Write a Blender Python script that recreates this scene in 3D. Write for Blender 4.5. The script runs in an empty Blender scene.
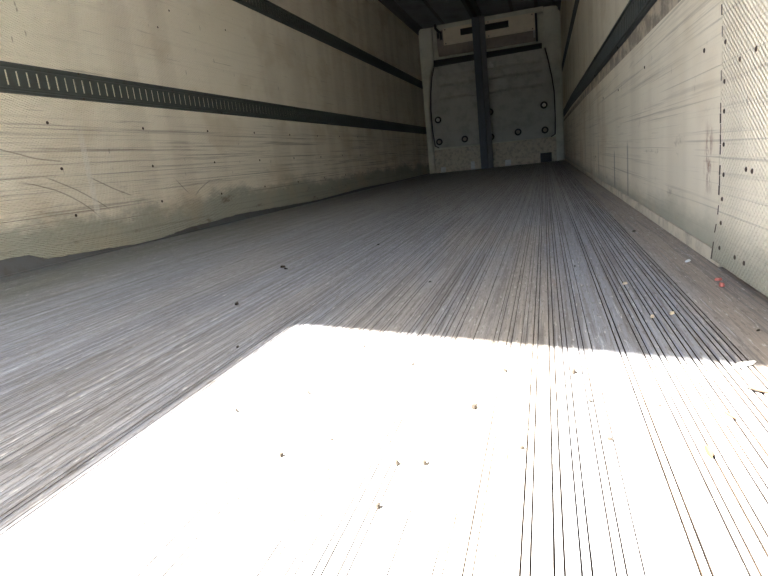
import bpy, bmesh, math, random
from mathutils import Vector, Matrix
random.seed(7)
C = bpy.context.scene
COL = C.collection

# ---------------------------------------------------------------- camera
def cam_setup():
    yaw, pitch, roll = 0.3013, 0.2212, -0.1102
    f = Vector((-math.sin(yaw)*math.cos(pitch), math.cos(yaw)*math.cos(pitch), -math.sin(pitch)))
    r = Vector((math.cos(yaw), math.sin(yaw), 0)); u = r.cross(f)
    r2 = r*math.cos(roll) + u*math.sin(roll); u2 = r2.cross(f)
    cd = bpy.data.cameras.new('camera'); co = bpy.data.objects.new('camera', cd); COL.objects.link(co)
    m = Matrix(((r2.x, u2.x, -f.x), (r2.y, u2.y, -f.y), (r2.z, u2.z, -f.z))).to_4x4()
    m.translation = Vector((0.8928, 0, 0.2862)); co.matrix_world = m
    cd.sensor_width = 36; cd.lens = 549.9/768*36; cd.clip_start = 0.02; cd.clip_end = 200
    C.camera = co
cam_setup()

# ---------------------------------------------------------------- light
w = bpy.data.worlds.new('sky'); C.world = w; w.use_nodes = True
nt = w.node_tree; bg = nt.nodes['Background']
sky = nt.nodes.new('ShaderNodeTexSky'); sky.sky_type = 'NISHITA'; sky.sun_disc = False
SD = Vector((0.638, 0.55, -1.0)).normalized()          # the way the sunlight travels
sky.sun_elevation = math.asin(-SD.z); sky.sun_rotation = math.atan2(-SD.x, -SD.y)
nt.links.new(sky.outputs[0], bg.inputs[0]); bg.inputs[1].default_value = 0.30
sd = bpy.data.lights.new('sun', 'SUN'); so = bpy.data.objects.new('sun', sd); COL.objects.link(so)
so.rotation_mode = 'QUATERNION'; so.rotation_quaternion = SD.to_track_quat('-Z', 'Y')
sd.energy = 24.0; sd.angle = 0.0093; sd.color = (1.0, 0.94, 0.85)
so.location = (0, -6, 8)
C.view_settings.view_transform = 'Standard'; C.view_settings.look = 'None'
C.view_settings.gamma = 1; C.view_settings.use_curve_mapping = False
C.view_settings.exposure = 2.08
C.cycles.denoising_prefilter = 'ACCURATE'; C.cycles.max_bounces = 12; C.cycles.diffuse_bounces = 8

# ---------------------------------------------------------------- node helper
class N:
    def __init__(s, name, rough=0.6, metal=0.0, spec=0.4):
        s.m = bpy.data.materials.new(name); s.m.use_nodes = True; s.t = s.m.node_tree
        s.b = s.t.nodes['Principled BSDF']
        s.b.inputs['Roughness'].default_value = rough; s.b.inputs['Metallic'].default_value = metal
        s.b.inputs['Specular IOR Level'].default_value = spec
        s.co = s.t.nodes.new('ShaderNodeNewGeometry').outputs['Position']
    def put(s, sock, v):
        if isinstance(v, bpy.types.NodeSocket): s.t.links.new(v, sock)
        elif isinstance(v, (tuple, list)): sock.default_value = (*v, 1) if len(v) == 3 and sock.type == 'RGBA' else v
        else: sock.default_value = v
    def scale(s, sc, loc=(0, 0, 0), rot=(0, 0, 0)):
        n = s.t.nodes.new('ShaderNodeMapping'); s.put(n.inputs[0], s.co)
        n.inputs['Scale'].default_value = sc; n.inputs['Location'].default_value = loc; n.inputs['Rotation'].default_value = rot
        return n.outputs[0]
    def noise(s, sc, detail=3, rough=0.6, loc=(0, 0, 0), rot=(0, 0, 0)):
        n = s.t.nodes.new('ShaderNodeTexNoise'); s.put(n.inputs['Vector'], s.scale(sc, loc, rot))
        n.inputs['Scale'].default_value = 1; n.inputs['Detail'].default_value = detail; n.inputs['Roughness'].default_value = rough
        return n.outputs[0]
    def ramp(s, v, a, b, c=0.0, d=1.0, smooth=True):
        n = s.t.nodes.new('ShaderNodeMapRange'); n.interpolation_type = 'SMOOTHSTEP' if smooth else 'LINEAR'
        s.put(n.inputs[0], v)
        for i, x in enumerate((a, b, c, d)): n.inputs[1+i].default_value = x
        return n.outputs[0]
    def math(s, op, a, b=0.0, c=0.0):
        n = s.t.nodes.new('ShaderNodeMath'); n.operation = op
        s.put(n.inputs[0], a); s.put(n.inputs[1], b); s.put(n.inputs[2], c)
        return n.outputs[0]
    def mix(s, fac, a, b):
        n = s.t.nodes.new('ShaderNodeMix'); n.data_type = 'RGBA'
        s.put(n.inputs[0], fac); s.put(n.inputs[6], a); s.put(n.inputs[7], b)
        return n.outputs[2]
    def axis(s, i):
        n = s.t.nodes.new('ShaderNodeSeparateXYZ'); s.put(n.inputs[0], s.co); return n.outputs[i]
    def bump(s, h, dist, strength=1.0, prev=None):
        n = s.t.nodes.new('ShaderNodeBump'); s.put(n.inputs['Height'], h)
        n.inputs['Distance'].default_value = dist; n.inputs['Strength'].default_value = strength
        if prev is not None: s.put(n.inputs['Normal'], prev)
        s.put(s.b.inputs['Normal'], n.outputs[0]); return n.outputs[0]
    def color(s, v): s.put(s.b.inputs['Base Color'], v)

def plain(name, col, rough=0.6, metal=0.0, var=0.25, sc=12.0, dirt=(0.05, 0.045, 0.04)):
    n = N(name, rough, metal)
    d = n.ramp(n.noise((sc, sc, sc), 5, 0.65), 0.42, 0.75, 0, var)
    n.color(n.mix(d, col, dirt))
    n.bump(n.noise((sc*12,)*3, 2), 0.0006, 0.5)
    return n.m

# ---------------------------------------------------------------- materials
def floor_mat():
    n = N('scuffed_aluminium_floor', 0.5, 0.0, 0.45)
    x = n.axis(0); y = n.axis(1)
    base = n.mix(n.noise((2.0, 0.5, 1), 4), (0.155, 0.162, 0.185), (0.235, 0.245, 0.272))
    # long traffic streaks
    st = n.ramp(n.noise((24, 0.55, 1), 3, 0.7), 0.40, 0.62)
    c = n.mix(n.math('MULTIPLY', st, 0.35), base, (0.36, 0.375, 0.41))
    # brown grime patches
    br = n.ramp(n.noise((2.6, 0.45, 1), 5, 0.62, (5, 2, 0)), 0.46, 0.64)
    br = n.math('MULTIPLY', br, n.ramp(x, 0.1, 1.1, 0.3, 0.8))
    c = n.mix(br, c, (0.30, 0.265, 0.225))
    rs = n.ramp(n.noise((22, 3.0, 1), 4, 0.7, (1, 9, 0)), 0.62, 0.76)
    c = n.mix(n.math('MULTIPLY', rs, 0.55), c, (0.26, 0.14, 0.08))
    # worn further into the trailer
    fy = n.ramp(y, 1.2, 4.5)
    c = n.mix(n.math('MULTIPLY', fy, 0.6), c, (0.26, 0.24, 0.20))
    # dirt that gathers along both walls
    ed = n.ramp(n.math('ADD', x, n.math('MULTIPLY', n.noise((3, 1.5, 1), 3), 0.16)), 1.17, 1.25)
    c = n.mix(n.math('MULTIPLY', ed, 0.85), c, (0.27, 0.22, 0.175))
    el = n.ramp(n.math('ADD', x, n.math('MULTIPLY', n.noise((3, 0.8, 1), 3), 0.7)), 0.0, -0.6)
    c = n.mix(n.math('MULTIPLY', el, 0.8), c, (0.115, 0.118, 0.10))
    # fine drag marks and bright worn ridges
    st2 = n.ramp(n.noise((70, 1.1, 1), 4, 0.75, (3, 1, 0)), 0.50, 0.60)
    c = n.mix(n.math('MULTIPLY', st2, 0.7), c, (0.115, 0.108, 0.105))
    st4 = n.ramp(n.noise((210, 5, 1), 3, 0.7, (6, 1, 0)), 0.52, 0.66)
    c = n.mix(n.math('MULTIPLY', st4, 0.6), c, (0.10, 0.09, 0.085))
    st3 = n.ramp(n.noise((170, 4.5, 1), 4, 0.75, (8, 4, 0)), 0.58, 0.70)
    c = n.mix(n.math('MULTIPLY', st3, 0.5), c, (0.62, 0.65, 0.70))
    # speckle of grit
    sp = n.ramp(n.noise((240, 30, 1), 4, 0.7), 0.53, 0.66)
    c = n.mix(n.math('MULTIPLY', sp, 0.7), c, (0.085, 0.07, 0.055))
    sp2 = n.ramp(n.noise((210, 26, 1), 4, 0.7, (7, 7, 0)), 0.58, 0.70)
    c = n.mix(n.math('MULTIPLY', sp2, 0.7), c, (0.62, 0.61, 0.58))
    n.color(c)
    h = n.math('ADD', n.math('MULTIPLY', n.noise((420, 12, 1), 3, 0.7), 0.8), n.math('MULTIPLY', n.noise((260, 200, 1), 3), 0.5))
    n.bump(h, 0.0016, 0.9)
    return n.m

def groove_mat():
    n = N('packed_groove_grime', 0.95, 0, 0.1)
    n.color(n.mix(n.ramp(n.noise((60, 8, 1), 4), 0.4, 0.65), (0.018, 0.015, 0.013), (0.055, 0.038, 0.024)))
    return n.m

def wall_mat(side, upper=False):
    n = N('fibreglass_lining_' + side, 0.55, 0, 0.35)
    y = n.axis(1); z = n.axis(2)
    c = n.mix(n.noise((1, 1.3, 1.8), 4), (0.74, 0.68, 0.55), (0.83, 0.77, 0.645))
    # tall soft bands between the hidden studs
    vb = n.ramp(n.noise((1, 3.5, 0.25), 2, 0.5, (0, 3, 0)), 0.45, 0.62)
    c = n.mix(n.math('MULTIPLY', vb, 0.22), c, (0.42, 0.36, 0.27))
    # horizontal rub lines, thick below the track
    low = n.ramp(z, 0.68, 0.60)
    s1 = n.ramp(n.noise((1, 0.7, 55), 4, 0.75, (0, 0, 4)), 0.52, 0.66)
    s1 = n.math('MULTIPLY', s1, n.math('MULTIPLY_ADD', low, *((0.42, 0.08) if side == 'left' else (0.16, 0.06))))
    c = n.mix(s1, c, (0.16, 0.13, 0.10))
    s2 = n.ramp(n.noise((1, 0.45, 130), 2, 0.7, (0, 2, 9), (0.03, 0, 0)), 0.60, 0.68)
    s2 = n.math('MULTIPLY', s2, n.math('MULTIPLY_ADD', low, *((0.5, 0.05) if side == 'left' else (0.26, 0.05))))
    c = n.mix(s2, c, (0.12, 0.10, 0.085))
    # slanted scratches
    s3 = n.ramp(n.noise((1, 2.2, 90), 2, 0.6, (0, 5, 1), (0.42 if side == 'left' else -0.35, 0, 0)), 0.66, 0.72)
    c = n.mix(n.math('MULTIPLY', s3, 0.35 if side == 'left' else 0.22), c, (0.18, 0.15, 0.12))
    # short nicks
    s4 = n.ramp(n.noise((1, 55, 16), 2, 0.6, (0, 1, 2)), 0.71, 0.76)
    c = n.mix(n.math('MULTIPLY', s4, 0.55), c, (0.15, 0.12, 0.09))
    # grime band rising from the floor
    zz = n.math('ADD', z, n.math('MULTIPLY', n.noise((1, 1.8, 5), 5, 0.7), -0.36 if side == 'left' else -0.16))
    g = n.ramp(zz, 0.07 if side == 'left' else 0.05, -0.03 if side == 'left' else -0.06)
    c = n.mix(n.math('MULTIPLY', g, 0.75), c, (0.24, 0.255, 0.205))
    bl = n.ramp(n.noise((1, 3.2, 9), 4, 0.7, (0, 6, 3)), 0.60, 0.72)
    bl = n.math('MULTIPLY', bl, n.ramp(z, 0.45, 0.15))
    c = n.mix(n.math('MULTIPLY', bl, 0.7), c, (0.13, 0.10, 0.07))
    # yellowish ageing
    ag = n.ramp(n.noise((1, 1.7, 2.4), 3, 0.6, (0, 11, 3)), 0.5, 0.68)
    c = n.mix(n.math('MULTIPLY', ag, 0.35), c, (0.50, 0.40, 0.26))
    if side == 'left':   # curved and crossed scrape marks
        for cy, cz, R_, y0, y1, up in ((1.785, -.297, .671, 1.87, 2.26, 1), (1.466, -1.028, 1.511, 2.0, 2.32, 1), (2.16, 1.569, 1.114, 1.6, 2.10, -1), (3.146, 2.182, 2.019, 2.25, 2.50, -1), (6.476, 4.475, 5.475, 2.91, 3.0, -1), (3.374, -.222, .534, 3.08, 3.25, 1)):
            dy = n.math('SUBTRACT', y, cy); dz = n.math('SUBTRACT', z, cz)
            q = n.math('SQRT', n.math('ADD', n.math('MULTIPLY', dy, dy), n.math('MULTIPLY', dz, dz)))
            q = n.math('ABSOLUTE', n.math('SUBTRACT', n.math('ADD', q, n.math('MULTIPLY', n.noise((1, 9, 9), 2), 0.008)), R_+.004))
            k = n.math('MULTIPLY', n.ramp(q, .0045, .0015), n.math('MULTIPLY', n.ramp(y, y0-.03, y0+.03), n.ramp(y, y1+.02, y1-.02)))
            k = n.math('MULTIPLY', k, n.ramp(n.math('MULTIPLY', dz, float(up)), 0.0, 0.01))
            c = n.mix(n.math('MULTIPLY', k, 0.55), c, (0.14, 0.12, 0.09))
    if side == 'left':   # pale upright rub mark
        k = n.math('MULTIPLY', n.ramp(n.math('ABSOLUTE', n.math('SUBTRACT', y, 2.245)), 0.022, 0.012), n.math('MULTIPLY', n.ramp(z, 0.16, 0.19), n.ramp(z, 0.66, 0.5)))
        c = n.mix(n.math('MULTIPLY', k, 0.5), c, (0.72, 0.69, 0.62))
    else:                # dark upright scuffs and rust near the panel joint
        for yc, z0, z1, a in ((2.62, 0.02, 0.28, 0.6), (3.1, 0.03, 0.24, 0.7), (4.0, 0.05, 0.3, 0.5), (5.2, 0.05, 0.3, 0.4)):
            k = n.math('MULTIPLY', n.ramp(n.math('ABSOLUTE', n.math('SUBTRACT', y, yc)), 0.03, 0.008), n.math('MULTIPLY', n.ramp(z, z0, z0+.03), n.ramp(z, z1, z1-.05)))
            c = n.mix(n.math('MULTIPLY', k, a), c, (0.14, 0.14, 0.12))
        k = n.math('MULTIPLY', n.ramp(n.math('ABSOLUTE', n.math('SUBTRACT', y, 1.37)), 0.05, 0.0), n.ramp(n.noise((1, 40, 25), 4, 0.7), 0.42, 0.62))
        k = n.math('MULTIPLY', k, n.math('MULTIPLY', n.ramp(z, 0.12, 0.2), n.ramp(z, 0.32, 0.24)))
        c = n.mix(n.math('MULTIPLY', k, 0.9), c, (0.22, 0.10, 0.05))
    if upper: c = n.mix(n.ramp(z, 0.72, 0.69), c, n.mix(n.ramp(n.noise((1, 9, 14), 4, 0.7), 0.4, 0.6), (0.50, 0.43, 0.33), (0.24, 0.21, 0.17)))
    n.color(c)
    # woven glass texture pressed into the sheet
    def wave(rot, sc, dist):
        wv = n.t.nodes.new('ShaderNodeTexWave'); wv.wave_type = 'BANDS'; wv.bands_direction = 'Z'; wv.wave_profile = 'SIN'
        n.put(wv.inputs['Vector'], n.scale((1, 1, 1), (0, 0, 0), rot)); wv.inputs['Scale'].default_value = sc
        wv.inputs['Distortion'].default_value = dist; wv.inputs['Detail'].default_value = 2; wv.inputs['Detail Scale'].default_value = 0.6
        return wv.outputs['Fac']
    if side == 'left': a = wave((0.30, 0, 0), 30, 2.5); b = wave((-0.25, 0, 0), 24, 3.0)
    else: a = wave((-0.60, 0, 0), 36, 2.5); b = wave((0.75, 0, 0), 30, 2.5)
    h = n.math('ADD', a, n.math('MULTIPLY', b, 0.5))
    h = n.math('ADD', h, n.math('MULTIPLY', n.noise((1, 120, 260), 2), 1.4))
    near = n.ramp(y, 4.5, 2.2, 0.22, 1.0) if side == 'left' else n.ramp(y, 1.30, 1.27, 0.08, 1.0)
    h = n.math('MULTIPLY', h, near)
    h = n.math('ADD', h, n.math('MULTIPLY', n.noise((60, 60, 60), 3), 0.5))
    h = n.math('ADD', h, n.math('MULTIPLY', s2, -1.0))
    n.bump(h, 0.0035 if side == 'left' else 0.0018, 1.0)
    return n.m

M = {}
M['floor'] = floor_mat(); M['groove'] = groove_mat()
M['wall_l'] = wall_mat('left'); M['wall_r'] = wall_mat('right'); M['wall_ru'] = wall_mat('right', True)
M['track'] = plain('dull_grey_painted_steel', (0.065, 0.075, 0.07), 0.45, 0.2, 0.5, 20, (0.05, 0.04, 0.035))
M['ceiling'] = plain('dim_ceiling_sheet', (0.24, 0.27, 0.29), 0.7, 0, 0.3, 3)
M['bulkhead'] = plain('pale_plastic_bulkhead', (0.66, 0.66, 0.57), 0.6, 0, 0.3, 4, (0.2, 0.18, 0.14))
M['duct'] = plain('grey_green_air_panel', (0.50, 0.50, 0.46), 0.6, 0, 0.3, 5)
M['beige'] = plain('beige_unit_cover', (0.80, 0.72, 0.58), 0.5, 0, 0.15, 8, (0.3, 0.25, 0.2))
M['tray'] = plain('brown_grey_tray', (0.36, 0.31, 0.27), 0.6, 0, 0.3, 8)
M['dark'] = plain('black_rubber_plastic_and_slot_shade', (0.02, 0.02, 0.022), 0.6, 0, 0.2)
M['steel'] = plain('bare_bright_steel', (0.65, 0.65, 0.62), 0.35, 0.4, 0.2)
M['post'] = plain('dark_blue_grey_post', (0.05, 0.057, 0.075), 0.5, 0.1, 0.3)
M['bolt'] = plain('white_glint_bolt', (0.95, 0.94, 0.90), 0.4, 0, 0.05)
M['trim'] = plain('grey_corner_trim', (0.12, 0.12, 0.13), 0.6, 0, 0.3)
M['base'] = plain('stained_base_channel', (0.11, 0.115, 0.12), 0.6, 0.1, 0.6, 14, (0.08, 0.065, 0.05))
M['kick'] = plain('scuffed_kick_strip', (0.60, 0.55, 0.45), 0.6, 0, 0.6, 18, (0.16, 0.15, 0.12))
M['rust'] = plain('rusty_rivet', (0.055, 0.04, 0.03), 0.7, 0.1, 0.4, 60)
M['leaf'] = plain('dry_brown_leaf', (0.085, 0.04, 0.018), 0.8, 0, 0.5, 60)
M['wood'] = plain('pale_wood', (0.62, 0.52, 0.38), 0.8, 0, 0.4, 90)
M['red'] = plain('faded_red_plastic', (0.42, 0.12, 0.09), 0.6, 0, 0.3, 60)
M['paper'] = plain('dirty_white_paper', (0.72, 0.74, 0.72), 0.7, 0, 0.3, 60)
M['grit'] = plain('dark_grit', (0.03, 0.024, 0.018), 0.9, 0, 0.3, 90)
M['asphalt'] = plain('yard_gravel', (0.17, 0.155, 0.135), 0.95, 0, 0.4, 2, (0.2, 0.18, 0.16))
M['blocker'] = plain('dark_green_light_blocker', (0.06, 0.07, 0.06), 0.8, 0, 0.3, 2)
M['outer'] = plain('white_outer_skin', (0.75, 0.75, 0.73), 0.4, 0, 0.1)

# ---------------------------------------------------------------- mesh helpers
def link(name, bm, mat, parent=None, smooth=False):
    me = bpy.data.meshes.new(name)
    bmesh.ops.recalc_face_normals(bm, faces=bm.faces[:])
    bm.to_mesh(me); bm.free()
    for m_ in (mat if isinstance(mat, list) else [mat]): me.materials.append(m_)
    if smooth:
        for p in me.polygons: p.use_smooth = True
    o = bpy.data.objects.new(name, me); COL.objects.link(o)
    if parent: o.parent = parent
    return o
def box(bm, x0, x1, y0, y1, z0, z1, bev=0.0):
    vs = [bm.verts.new((x, y, z)) for x in (x0, x1) for y in (y0, y1) for z in (z0, z1)]
    fs = [bm.faces.new([vs[i] for i in q]) for q in ((0, 1, 3, 2), (4, 6, 7, 5), (0, 4, 5, 1), (2, 3, 7, 6), (0, 2, 6, 4), (1, 5, 7, 3))]
    if bev:
        es = list({e for f in fs for e in f.edges})
        bmesh.ops.bevel(bm, geom=es, offset=bev, segments=2, affect='EDGES', profile=0.6)
def prism(bm, poly, axis, a, b):
    """poly: 2-D outline in the two other axes, extruded along axis from a to b"""
    def P(p, t):
        if axis == 'x': return (t, p[0], p[1])
        if axis == 'y': return (p[0], t, p[1])
        return (p[0], p[1], t)
    A = [bm.verts.new(P(p, a)) for p in poly]; B = [bm.verts.new(P(p, b)) for p in poly]
    bm.faces.new(A); bm.faces.new(B[::-1]); n = len(poly)
    for i in range(n): bm.faces.new((A[i], A[(i+1) % n], B[(i+1) % n], B[i]))
def disc(bm, c, nrm, r, prof, seg=14):
    """lathe: prof = [(radius factor, height)] around nrm at c"""
    nrm = Vector(nrm).normalized(); a = nrm.orthogonal().normalized(); b = nrm.cross(a); c = Vector(c)
    rings = []
    for (rf, h) in prof:
        rings.append([bm.verts.new(c + nrm*h + (a*math.cos(t)+b*math.sin(t))*r*rf) for t in [2*math.pi*i/seg for i in range(seg)]])
    for p, q in zip(rings, rings[1:]):
        for i in range(seg): bm.faces.new((p[i], p[(i+1) % seg], q[(i+1) % seg], q[i]))
    bm.faces.new(rings[-1]); bm.faces.new(rings[0][::-1])
def tube(bm, pts, r, seg=8):
    pts = [Vector(p) for p in pts]; prev = None
    for i, p in enumerate(pts):
        d = (pts[min(i+1, len(pts)-1)] - pts[max(i-1, 0)]).normalized()
        a = d.cross(Vector((0.3, 0.2, 1))).normalized(); b = d.cross(a)
        ring = [bm.verts.new(p + (a*math.cos(2*math.pi*k/seg) + b*math.sin(2*math.pi*k/seg))*r) for k in range(seg)]
        if prev:
            for k in range(seg): bm.faces.new((prev[k], prev[(k+1) % seg], ring[(k+1) % seg], ring[k]))
        else: bm.faces.new(ring)
        prev = ring
    bm.faces.new(prev)
def struct(name, bm, mat, parent=None, smooth=False, label=None):
    o = link(name, bm, mat, parent, smooth)
    if parent is None: o['kind'] = 'structure'
    if label: o['label'] = label
    return o
def thing(name, label, cat, loc, group=None):
    o = bpy.data.objects.new(name, None); COL.objects.link(o); o.location = loc
    o.empty_display_size = 0.1
    o['label'] = label; o['category'] = cat
    if group: o['group'] = group
    return o
def tag(o, label, cat, group=None):
    o['label'] = label; o['category'] = cat
    if group: o['group'] = group
    return o
def part(name, bm, mat, root, smooth=False):
    bmesh.ops.translate(bm, verts=bm.verts[:], vec=-root.location)
    return link(name, bm, mat, root, smooth)

XL, XR, YR, YF, ZC = -1.24, 1.24, -0.5, 10.72, 2.60

# ---------------------------------------------------------------- structure
# floor: extruded planks, each rib crown edged by a pair of narrow grooves
def build_floor():
    rnd = random.Random(3)
    prof = []; x = XL; mats = []
    def pt(px, pz, groove=False):
        prof.append((px, pz)); mats.append(1 if groove else 0)
    known = [.701, .721, .740, .776, .808, .829, .850, .868, .891, .909, .931, .949, .984, 1.013, 1.030, 1.050, 1.067, 1.088, 1.105, 1.121]
    pos = []
    g = known[0]-0.021; k = 0
    while g > XL + 0.10:
        pos.append(g); k += 1
        g -= (0.034 if k % 7 == 3 else 0.0205) + rnd.uniform(-0.001, 0.001)
    pos = sorted(pos) + known
    pt(XL-0.02, 0.0)
    last = XL
    for gx in pos:
        shallow = (gx < 0.68 and rnd.random() < 0.40)
        wd = rnd.uniform(0.0006, 0.0010) if gx > 0.98 else (rnd.uniform(0.0005, 0.0008) if gx > 0.86 else rnd.uniform(0.00035, 0.00060))
        dp = 0.0007 if shallow else (rnd.uniform(0.0028, 0.004) if gx > 0.86 else rnd.uniform(0.0012, 0.002))
        half = 0.0034
        crown = rnd.uniform(0.0008, 0.0018)
        pt((last+gx)/2 - 0.002, crown)
        pt((last+gx)/2 + 0.002, crown)
        for s in (-1, 1):
            c = gx + s*half
            if s == 1 and rnd.random() < 0.15: continue
            pt(c-wd, 0.0, True); pt(c-wd*0.8, -dp, True); pt(c+wd*0.8, -dp, True); pt(c+wd, 0.0, False)
        last = gx
    pt(XR+0.02, 0.0)
    bm = bmesh.new()
    ys = [YR, YF+0.02]
    rows = [[bm.verts.new((px, y, pz)) for (px, pz) in prof] for y in ys]
    for i in range(len(prof)-1):
        f = bm.faces.new((rows[0][i], rows[0][i+1], rows[1][i+1], rows[1][i]))
        f.material_index = 1 if mats[i] else 0
    # underside and ends
    bot = [[bm.verts.new((px, y, -0.12)) for px in (prof[0][0], prof[-1][0])] for y in ys]
    bm.faces.new((bot[0][0], bot[0][1], bot[1][1], bot[1][0]))
    bm.faces.new([bot[0][0]] + rows[0] + [bot[0][1]]); bm.faces.new([bot[1][0]] + rows[1] + [bot[1][1]])
    bm.faces.new((bot[0][0], bot[1][0], rows[1][0], rows[0][0])); bm.faces.new((bot[0][1], bot[1][1], rows[1][-1], rows[0][-1]))
    struct('floor', bm, [M['floor'], M['groove']], label='worn grey metal trailer floor of long narrow grooved ribs')
build_floor()

bm = bmesh.new()   # the roof: unseen rear edge cut askew to slant the sun patch
prism(bm, [(XL-0.08, YR+0.024), (XR+0.08, -1.285), (XR+0.08, YF+0.1), (XL-0.08, YF+0.1)], 'z', ZC, ZC+0.10)
ceil = struct('ceiling', bm, M['ceiling'], label='dark sheet ceiling of the trailer')
bm = bmesh.new(); box(bm, XL-0.10, XL-0.008, YR, YF+0.1, -0.12, ZC)
wall_l = struct('wall_left', bm, M['base'], label='left side wall behind the cream lining')
bm = bmesh.new(); box(bm, XR+0.008, XR+0.10, YR, YF+0.1, -0.12, ZC)
wall_r = struct('wall_right', bm, M['base'], label='right side wall behind the cream lining')
bm = bmesh.new(); box(bm, XL-0.008, XR+0.008, YF+0.003, YF+0.09, 0.0, ZC)
wall_f = struct('wall_front', bm, M['bulkhead'], label='front bulkhead wall at the dark end of the trailer')
bm = bmesh.new(); box(bm, XL-0.08, XL, -1.75, YR-0.004, 0.0, ZC, 0.0)
struct('door_1', bm, M['outer'], label='rear swing door folded straight back')
bm = bmesh.new(); box(bm, XR+0.012, XR+0.09, -1.75, YR-0.004, 0.0, ZC, 0.0)  # white door added out of view as a sun reflector
struct('bounce_door', bm, M['outer'], label='unseen right rear door, added to bounce sunlight onto the left wall')
bm = bmesh.new(); box(bm, -30, 30, -40, 30, -1.35, -1.25)
struct('ground', bm, M['asphalt'], label='gravel yard outside the trailer')

bm = bmesh.new(); prism(bm, [(-16, -1.25), (-16, 3.6), (-21, 5.2), (-26, 3.6), (-26, -1.25)], 'x', -22, 22)  # unseen block, added to cut low sky light reaching the far end
struct('light_blocker', bm, M['blocker'], label='dark shed added across the yard to dim the deep interior')
# lining sheets
def ragged(y):   # hand-traced lower edge of the left sheet
    pts = [(-.5, .05), (1.3, .06), (1.68, .073), (1.80, .072), (1.85, .062), (1.89, .036), (2.05, .03), (2.2, .024), (2.45, .008), (2.66, .006),
           (2.93, .03), (3.2, .035), (3.57, .045), (4.2, .03), (5, .012), (6.5, .03), (8, .012), (10.72, .012)]
    for (a, u), (b, v) in zip(pts, pts[1:]):
        if a <= y <= b: return u + (v-u)*(y-a)/(b-a)
    return 0.01
bm = bmesh.new()
ys = [YR + i*0.04 for i in range(int((YF-YR)/0.04)+1)]
rnd = random.Random(5)
poly = [(y, ragged(y) + rnd.uniform(-.002, .002)) for y in ys] + [(ys[-1], ZC-0.003), (YR, ZC-0.003)]
prism(bm, poly, 'x', XL-0.007, XL)
lin_l = struct('wall_left_lining', bm, M['wall_l'], wall_l, label='cream lining sheet with a ragged dirty lower edge')
bm = bmesh.new(); box(bm, XR, XR+0.007, YR, YF, 0.0, ZC-0.003)
lin_r = struct('wall_right_lining', bm, M['wall_ru'], wall_r, label='cream upper lining sheet')
# thicker scuff lining on the lower right wall, ending in a lip under the track
bm = bmesh.new()
def lipz(y): return 0.598 + 0.012*(y-1.4)*(1 if y < 5 else 0) + (0.043 + 0.004*(y-5) if y >= 5 else 0)
ys = [1.285, 1.7, 2.2, 3, 4, 5, 7, 9, YF]
prism(bm, [(1.285, 0.034)] + [(YF, 0.034)] + [(y, lipz(y)) for y in ys[::-1]], 'x', XR-0.008, XR-0.0005)
sc_r = struct('scuff_liner', bm, M['wall_r'], wall_r)
# rearmost rough sheet, lapped over it
bm = bmesh.new()
edge = [(1.262 + 0.10*max(0, z-.3)**1.3 + 0.003*math.sin(z*23) + rnd.uniform(-.0015, .0015) + max(0, .12-z)*.4, z) for z in [0.012 + i*0.02 for i in range(30)]]
edge += [(1.30, 0.7), (1.31, 1.6), (1.31, ZC-0.004)]
prism(bm, [(YR, 0.012)] + edge + [(YR, ZC-0.004)], 'x', XR-0.014, XR-0.0085)
rear_sheet = struct('rear_liner', bm, M['wall_r'], wall_r, label='rough cream lining sheet nearest the doors')
bm = bmesh.new(); box(bm, XR-0.0098, XR-0.0005, 1.27, YF, 0.001, 0.032, 0.001)
struct('baseboard_right', bm, M['kick'], label='scuffed pale strip along the foot of the right wall')
bm = bmesh.new(); box(bm, XL-0.0065, XL+0.002, YR, YF, 0.0, 0.008, 0.0)
struct('baseboard_left', bm, M['base'], label='thin grimy strip along the foot of the left wall')

bm = bmesh.new(); pz = None
for (ey, ez) in edge[:31]:      # broken bead of grimy sealant down the joint
    if pz is not None and rnd.random() < 0.72:
        w1 = rnd.uniform(.003, .009)
        prism(bm, [(pz[0]+.0005, pz[1]), (pz[0]+w1, pz[1]), (ey+w1, ez-.001), (ey+.0005, ez-.001)], 'x', XR-0.0145, XR-0.009)
    pz = (ey, ez)
struct('joint_sealant', bm, M['rust'], wall_r)
# rivets in the linings
def rivet_mesh(sx):
    bm = bmesh.new(); disc(bm, (0, 0, 0), (sx, 0, 0), 0.0075, [(1, 0), (1, 0.0012), (0.7, 0.0028), (0.3, 0.0034)], 10)
    me = bpy.data.meshes.new('rivet'); bm.to_mesh(me); bm.free(); me.materials.append(M['rust']); return me
rl, rr = rivet_mesh(1), rivet_mesh(-1)
def rivet(me, x, y, z, parent, s=1.0):
    o = bpy.data.objects.new('rivet', me); COL.objects.link(o); o.parent = parent; o.location = (x, y, z); o.scale = (s, s, s)
for j, zz in enumerate((0.625, 0.418, 0.21)):
    for i in range(8): rivet(rl, XL, 2.07+0.63*i + 0.02*j, zz + rnd.uniform(-.006, .006), lin_l)
for y, z in ((3.77, 1.326), (3.14, 1.32), (3.0, 1.2)): rivet(rl, XL, y, z, lin_l, .8)
for y, z in ((1.222, .401), (1.14, .406), (1.168, .206), (1.137, .204), (1.214, .035), (1.161, .034), (1.311, .445), (1.311, .372), (1.308, .315), (1.305, .25), (1.300, .19), (1.306, .14), (1.31, .09), (1.315, .036)):
    rivet(rr, XR-0.014, y*.96-.012, .286+(z-.286)*.96, rear_sheet, 0.62)
for y, z in ((1.42, .449), (2.18, .51), (2.9, .50), (3.6, .52)): rivet(rr, XR-0.008, y, z, sc_r, .7)

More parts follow.
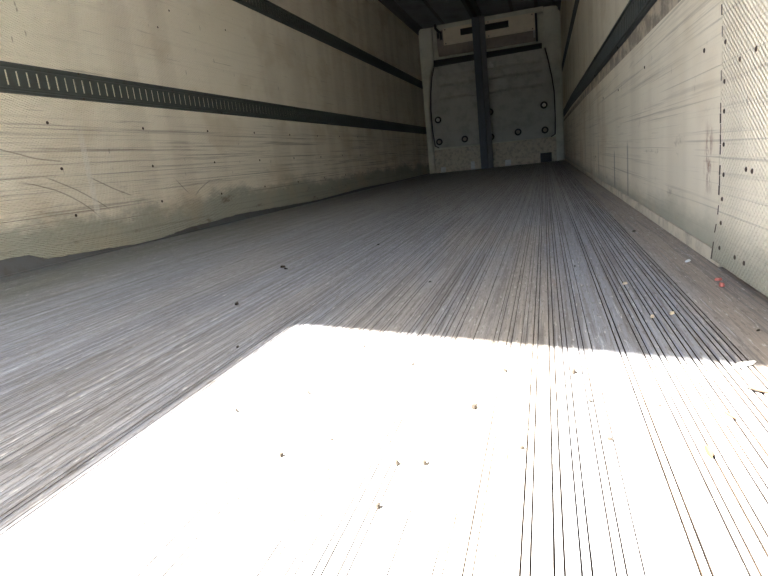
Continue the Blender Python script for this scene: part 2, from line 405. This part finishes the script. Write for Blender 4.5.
# corner coving and ceiling rail
for sx in (-1, 1):
    bm = bmesh.new(); X = sx*1.24
    prism(bm, [(X, ZC-0.10), (X - sx*0.006, ZC-0.10), (X - sx*0.10, ZC-0.006), (X - sx*0.10, ZC-0.001), (X, ZC-0.001)], 'y', YR+.03 if sx < 0 else YR, YF)
    struct('trim_1' if sx < 0 else 'trim_2', bm, M['trim'], label='dark corner coving along the %s of the ceiling' % ('left' if sx < 0 else 'right'))
for k, xx in enumerate((-0.75, 0.45, 0.85)):
    bm = bmesh.new(); prism(bm, [(xx-.03, ZC-.0005), (xx-.02, ZC-.014), (xx+.02, ZC-.014), (xx+.03, ZC-.0005)], 'y', 0.5, YF)
    struct('trim_%d' % (k+3), bm, M['trim'], label='long seam cover strip on the ceiling')

# ---------------------------------------------------------------- cargo tracks
def track(X, sx, z0f, height, y0, y1, label):
    root = thing('cargo_track', label, 'cargo track', (X, y0, z0f(y0)))
    # profile (depth, z) walked up the face; slots cut in the raised centre
    d = lambda k: X + sx*k
    H = height
    prof_lo = [(0.0003, 0.0), (0.005, 0.002), (0.006, 0.012), (0.0015, 0.016), (0.0015, 0.022), (0.005, 0.026)]
    prof_hi = [(0.005, H-0.026), (0.0015, H-0.022), (0.0015, H-0.016), (0.006, H-0.012), (0.005, H-0.002), (0.0003, H)]
    bm = bmesh.new()
    sl0, sl1 = 0.034, H-0.034
    xs = []
    y = y0; pitch = 0.0508
    while y + pitch < y1:
        xs += [(y, False), (y+0.010-0.0055, True), (y+0.010+0.0055, False)]
        y += pitch
    xs.append((y, False)); xs.append((y1, False))
    def strip(prof):
        prev = None
        for yy, _ in xs:
            row = [bm.verts.new((d(a), yy, z0f(yy)+b)) for a, b in prof]
            if prev:
                for i in range(len(prof)-1): bm.faces.new((prev[i], prev[i+1], row[i+1], row[i]))
            prev = row
    strip(prof_lo); strip(prof_hi)
    prev = None
    cols = [0.026, sl0, sl1, H-0.026]
    for (yy, hole) in xs:
        row = [bm.verts.new((d(0.005), yy, z0f(yy)+b)) for b in cols]
        back = [bm.verts.new((d(0.0004), yy, z0f(yy)+b)) for b in (sl0, sl1)]
        if prev:
            pr, pb, ph = prev
            bm.faces.new((pr[0], pr[1], row[1], row[0])); bm.faces.new((pr[2], pr[3], row[3], row[2]))
            if not ph: bm.faces.new((pr[1], pr[2], row[2], row[1]))
            else:   # lips turned in round the slot
                bm.faces.new((pr[1], row[1], back[0], pb[0])); bm.faces.new((pr[2], pb[1], back[1], row[2]))
                bm.faces.new((pr[1], pb[0], pb[1], pr[2])); bm.faces.new((row[1], row[2], back[1], back[0]))
        prev = (row, back, hole)
    bmesh.ops.remove_doubles(bm, verts=bm.verts[:], dist=1e-5)
    part('slotted_rail', bm, M['track'], root)
    for i in range(9):
        yy = y0 + 0.35 + i*1.22
        if yy > y1-.05: break
        for hz in (0.007, H-0.007):
            if hz < H/2 or i % 2 == 0:
                b2 = bmesh.new(); disc(b2, (d(0.005), yy, z0f(yy)+hz), (sx, 0, 0), 0.0055, [(1, 0), (1, .002), (.5, .004)], 8)
                part('rivet', b2, M['rust'], root)
    return root
track(XL, 1, lambda y: 0.739, 0.129, YR+0.02, YF-0.05, 'lower dark slotted cargo track on the left wall, running across the picture edge')
track(XL, 1, lambda y: 1.558, 0.134, YR+0.02, YF-0.05, 'upper dark slotted cargo track high on the left wall')
rz = lambda y: 0.680 + (0.0 if y < 2.6 else min(0.012*(y-2.6), 0.06))
track(XR, -1, rz, 0.127, 1.36, YF-0.05, 'dark slotted cargo track along the right wall above the thick lower lining')
track(XR, -1, lambda y: 1.50, 0.13, 1.36, YF-0.05, 'high dark slotted cargo track on the right wall near the ceiling')

# ---------------------------------------------------------------- front end
YB = YF
# air return panel with bowed sides
root = thing('air_return_panel', 'large grey-green air return panel with bowed sides and bolts on the far bulkhead', 'bulkhead panel', (0, YB-0.10, 0.44))
left = [(-1.005, .46), (-1.075, .50), (-1.10, .80), (-1.10, 1.15), (-1.075, 1.45), (-1.03, 1.72), (-.975, 1.90)]
right = [(.955, 1.93), (1.0, 1.72), (1.05, 1.45), (1.08, 1.20), (1.085, .80), (1.07, .47), (1.0, .43)]
bm = bmesh.new(); prism(bm, left + right, 'y', YB-0.10, YB-0.004); part('panel', bm, M['duct'], root)
bm = bmesh.new()     # dark gasket round the sides
tube(bm, [(x-.012, YB-.104, z) for x, z in left], 0.010, 6); part('gasket', bm, M['dark'], root, True)
bm = bmesh.new(); tube(bm, [(x+.012, YB-.104, z) for x, z in right], 0.010, 6); part('gasket', bm, M['dark'], root, True)
for zz in (1.72, 1.56, 1.33):
    bm = bmesh.new(); prism(bm, [(YB-.101, zz-.022), (YB-.124, zz-.010), (YB-.124, zz+.010), (YB-.101, zz+.022)], 'x', -.93, .90)
    part('stiffening_rib', bm, M['duct'], root)
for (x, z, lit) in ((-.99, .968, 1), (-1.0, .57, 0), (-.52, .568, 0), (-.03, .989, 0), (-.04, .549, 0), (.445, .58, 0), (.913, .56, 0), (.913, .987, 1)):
    bm = bmesh.new(); disc(bm, (x, YB-.1005, z), (0, -1, 0), 0.062, [(1, 0), (1, .012), (.6, .014)], 16)
    w_ = part('washer', bm, M['dark'], root)
    bm = bmesh.new(); disc(bm, (x, YB-.1145, z), (0, -1, 0), 0.034, [(1, 0), (1, .014), (.5, .02)], 12)
    bmesh.ops.translate(bm, verts=bm.verts[:], vec=-root.location)
    o = link('bolt', bm, M['bolt'] if lit else M['tray'], w_)  # lit bolts carry their glint as a near-white colour
    if lit: o['label'] = 'bolt head with a glint put into its near-white colour'
bm = bmesh.new(); box(bm, -.04, .08, YB-.13, YB-.1005, 1.74, 1.80, .004); box(bm, .0, .05, YB-.14, YB-.13, 1.80, 1.84, .003)
part('latch', bm, M['steel'], root)

# opening and top of the return; its inner shade is a solid black box
bm = bmesh.new(); box(bm, -1.0, .92, YB-.085, YB-.004, 1.915, 2.02)
part('air_slot', bm, M['dark'], root)

# raised frame round the bulkhead
bm = bmesh.new(); prism(bm, [(-1.225, 0.004), (-1.12, 0.004), (-1.135, 1.2), (-1.06, 1.75), (-.99, 1.95), (-.97, 2.56), (-1.20, 2.575), (-1.215, 2.3)], 'y', YB-.16, YB-.004)
struct('trim_6', bm, M['bulkhead'], label='left upright of the far bulkhead frame')
bm = bmesh.new(); prism(bm, [(1.10, 0.004), (1.20, 0.004), (1.20, 2.56), (.98, 2.575), (.99, 1.95), (1.06, 1.6), (1.105, 1.2)], 'y', YB-.14, YB-.004)
struct('trim_7', bm, M['bulkhead'], label='right upright of the far bulkhead frame')
bm = bmesh.new(); prism(bm, [(-.84, 2.49), (.965, 2.50), (.965, 2.585), (-.86, 2.585)], 'y', YB-.16, YB-.004)
struct('trim_8', bm, M['bulkhead'], label='header over the far bulkhead')
bm = bmesh.new(); box(bm, -1.11, 1.095, YB-.12, YB-.004, 0.0, .425, .006)
struct('baseboard_front', bm, M['kick'], label='scuffed kick panel across the foot of the far bulkhead')

# evaporator
root = thing('evaporator_unit', 'beige refrigeration unit with a long black grille under the ceiling at the far end', 'refrigeration unit', (0, YB-.30, 2.06))
bm = bmesh.new(); box(bm, -.74, .82, YB-.34, YB-.165, 2.20, 2.475, .006); part('cover', bm, M['beige'], root)
bm = bmesh.new(); prism(bm, [(YB-.33, 2.197), (YB-.165, 2.197), (YB-.165, 2.05), (YB-.22, 2.05)], 'x', -.86, .82); part('drip_tray', bm, M['tray'], root)
bm = bmesh.new(); box(bm, -.43, .39, YB-.352, YB-.3405, 2.315, 2.42, .003); g = part('grille', bm, M['dark'], root)
for k in range(4):
    bm = bmesh.new(); z = 2.325+k*.024; prism(bm, [(YB-.3525, z), (YB-.362, z+.006), (YB-.3525, z+.010)], 'x', -.42, .38)
    bmesh.ops.translate(bm, verts=bm.verts[:], vec=-root.location); link('slat', bm, M['dark'], g)
bm = bmesh.new(); box(bm, -.86, -.745, YB-.30, YB-.165, 2.20, 2.46, .004); part('end_box', bm, M['tray'], root)
bm = bmesh.new(); box(bm, -.80, -.76, YB-.325, YB-.3005, 2.30, 2.44, .004); box(bm, -.85, -.81, YB-.325, YB-.3005, 2.33, 2.42, .004); part('valve', bm, M['dark'], root)
bm = bmesh.new(); box(bm, .825, .86, YB-.30, YB-.165, 2.04, 2.47, .004); part('side_bracket', bm, M['dark'], root)
bm = bmesh.new(); box(bm, .79, .815, YB-.346, YB-.3405, 2.08, 2.20, .001); part('hinge', bm, M['steel'], root)
for x in (-.70, .05, .78):
    for z in (2.225, 2.45):
        bm = bmesh.new(); disc(bm, (x, YB-.3405, z), (0, -1, 0), .010, [(1, 0), (1, .004), (.5, .007)], 8); part('screw', bm, M['dark'], root)
bm = bmesh.new(); tube(bm, [(-.89, YB-.20, 2.59), (-.88, YB-.24, 2.52), (-.84, YB-.32, 2.47), (-.80, YB-.335, 2.42)], .022, 8)
o = part('hose', bm, M['dark'], root, True)

# centre post and ceiling rail
root = thing('center_post', 'tall dark blue-grey post standing from floor to ceiling before the far bulkhead', 'post', (-.11, 10.30, 0))
bm = bmesh.new(); box(bm, -.215, -.09, 10.26, 10.34, 0.008, ZC-.06, .006); part('post_channel', bm, M['post'], root)
bm = bmesh.new(); box(bm, -.083, .0, 10.28, 10.34, 0.008, ZC-.06, .006); part('cover_strip', bm, M['trim'], root)
bm = bmesh.new(); box(bm, -.089, -.084, 10.275, 10.34, 0.008, ZC-.06); part('seal', bm, M['dark'], root)
bm = bmesh.new(); box(bm, -.235, .02, 10.24, 10.36, 0.0022, 0.0075, .001); part('foot_plate', bm, M['post'], root)
root = thing('ceiling_rail', 'dark rail running lengthwise under the ceiling above the post', 'rail', (-.13, 5, ZC))
bm = bmesh.new(); prism(bm, [(-.235, ZC-.0005), (-.225, ZC-.055), (-.06, ZC-.055), (-.04, ZC-.0005)], 'y', 1.2, 10.34); part('channel', bm, M['post'], root)
bm = bmesh.new(); prism(bm, [(-.17, ZC-.0555), (-.17, ZC-.058), (-.11, ZC-.058), (-.11, ZC-.0555)], 'y', 1.2, 10.25); part('insert', bm, M['dark'], root)

# small things at the bulkhead foot
def bracket(x, w_, h, mat, label, cat='bracket', name='floor_bracket'):
    bm = bmesh.new(); y = YB-.135
    prism(bm, [(y, .0022), (y-.09, .0022), (y-.09, .012), (y-.02, .02), (y-.012, h), (y, h)], 'x', x-w_/2, x+w_/2)
    bmesh.ops.bevel(bm, geom=bm.edges[:], offset=.002, segments=1, affect='EDGES')
    tag(link(name, bm, mat), label, cat)
bracket(-.96, .09, .10, M['paper'], 'small pale bracket at the left foot of the far bulkhead')
bracket(-.40, .07, .15, M['paper'], 'pale upright bracket just left of the dark post foot')
bracket(.24, .10, .11, M['paper'], 'low pale bracket just right of the dark post foot')
bm = bmesh.new(); box(bm, .815, 1.01, YB-.19, YB-.125, 0.0025, .165, .01); box(bm, .85, .97, YB-.20, YB-.1905, .05, .12, .004)
tag(link('drain_box', bm, M['dark']), 'dark box at the right foot of the far bulkhead', 'box')

# ---------------------------------------------------------------- litter on the floor
def leaf(x, y, ln, wd, rot, mat, label, group=None, name='dry_leaf', cat='leaf'):
    bm = bmesh.new(); n = 7; rows = []
    for i in range(n):
        t = i/(n-1); u = (t-.5)*ln; hw = wd*math.sin(math.pi*min(max(t, .04), .96))*(.8+.2*math.sin(t*9))
        z = .0022 + ln*.10*(t*t)
        rows.append([(u, -hw, z+hw*.5), (u, 0, z), (u, hw, z+hw*.4)])
    top = [[bm.verts.new((a, b, c+.0008)) for a, b, c in r] for r in rows]; bt = [[bm.verts.new(p) for p in r] for r in rows]
    for i in range(n-1):
        for j in range(2):
            bm.faces.new((top[i][j], top[i+1][j], top[i+1][j+1], top[i][j+1])); bm.faces.new((bt[i][j], bt[i][j+1], bt[i+1][j+1], bt[i+1][j]))
        bm.faces.new((top[i][0], bt[i][0], bt[i+1][0], top[i+1][0])); bm.faces.new((top[i][2], top[i+1][2], bt[i+1][2], bt[i][2]))
    bm.faces.new((top[0][0], top[0][1], top[0][2], bt[0][2], bt[0][1], bt[0][0])); bm.faces.new((top[-1][0], bt[-1][0], bt[-1][1], bt[-1][2], top[-1][2], top[-1][1]))
    o = link(name, bm, mat); o.location = (x, y, 0); o.rotation_euler = (0, 0, rot)
    return tag(o, label, cat, group)
def chip(x, y, ln, wd, h, rot, mat, label, name, cat, group=None, seed=0):
    r = random.Random(seed); bm = bmesh.new()
    n = 7; poly = [(ln/2*math.cos(2*math.pi*i/n)*r.uniform(.7, 1.05), wd/2*math.sin(2*math.pi*i/n)*r.uniform(.7, 1.05)) for i in range(n)]
    prism(bm, poly, 'z', 0.0016, 0.0016+h)
    for v in bm.verts:
        if v.co.z > .002: v.co.x *= .8; v.co.y *= .8; v.co.z += r.uniform(-.2, .2)*h
    o = link(name, bm, mat); o.location = (x, y, 0); o.rotation_euler = (0, 0, rot)
    return tag(o, label, cat, group)
leaf(1.104, .642, .026, .0045, 2.6, M['leaf'], 'curled dry brown leaf on the sunlit floor close to the right picture edge')
leaf(1.060, .580, .016, .0025, 2.1, M['leaf'], 'thin brown leaf scrap on the sunlit floor left of the curled leaf')
leaf(1.023, .505, .018, .004, 1.6, M['leaf'], 'small tan leaf on the sunlit floor, nearest one to the camera on the right')
leaf(.661, .660, .015, .003, .2, M['leaf'], 'dark curled leaf bit lying near the top left of the sun patch')
chip(1.189, 1.344, .030, .010, .003, 1.0, M['paper'], 'thin white sliver on the dirty floor beside the right wall', 'paper_scrap', 'scrap', seed=1)
chip(1.114, .720, .040, .012, .002, .6, M['paper'], 'torn bluish white scrap on the shaded floor just above the sun patch', 'paper_scrap', 'scrap', seed=2)
chip(1.200, 1.157, .018, .012, .004, .3, M['red'], 'faded red plastic bit by the right wall, the one further in', 'plastic_bit', 'plastic scrap', seed=3)
chip(1.194, 1.110, .016, .012, .006, 1.3, M['red'], 'faded red plastic bit by the right wall, the one nearer the camera', 'plastic_bit', 'plastic scrap', seed=4)
chip(1.035, 1.154, .012, .008, .004, .3, M['wood'], 'pale wood chip on the grey ribs furthest from the camera', 'wood_chip', 'wood chip', seed=5)
chip(1.047, .927, .014, .007, .003, 1.3, M['wood'], 'pale wood chip on the grey ribs left of the tan chip', 'wood_chip', 'wood chip', seed=6)
chip(1.078, .941, .013, .007, .004, .9, M['wood'], 'tan wood chip on the grey ribs closest to the dirty right strip', 'wood_chip', 'wood chip', seed=7)
gr = [(.917, .693, .007), (.930, .611, .004), (.942, .524, .004), (.770, .464, .005), (.744, .392, .005), (.743, .461, .005), (.803, .587, .006),
      (.617, .464, .005), (.505, .563, .005), (.58, .62, .004), (.70, .72, .004), (.66, .50, .003), (.86, .50, .004), (.83, .70, .004), (.60, .80, .004), (1.0, .60, .003)]
rg = random.Random(11)
for i, (x, y, s) in enumerate(gr):
    chip(x, y, s*1.4, s*.85, s*.6, rg.uniform(0, 3), M['grit'], 'tiny dark crumb of grit lying on the sunlit floor', 'grit_crumb', 'grit', 'grit crumbs on the sunlit floor', seed=20+i)
for i, (x, y, s) in enumerate([(.085, 1.551, .018), (.11, 1.52, .012), (.184, 1.105, .016), (.364, .804, .007), (1.145, 1.825, .010), (.62, 1.25, .006), (.95, 1.35, .006), (.30, 1.9, .008), (1.17, .85, .006)]):
    chip(x, y, s*1.3, s*.7, s*.3, rg.uniform(0, 3), M['grit'], 'dark crumb of debris lying on the shaded grey floor', 'debris_crumb', 'debris', 'debris crumbs on the shaded floor', seed=50+i)
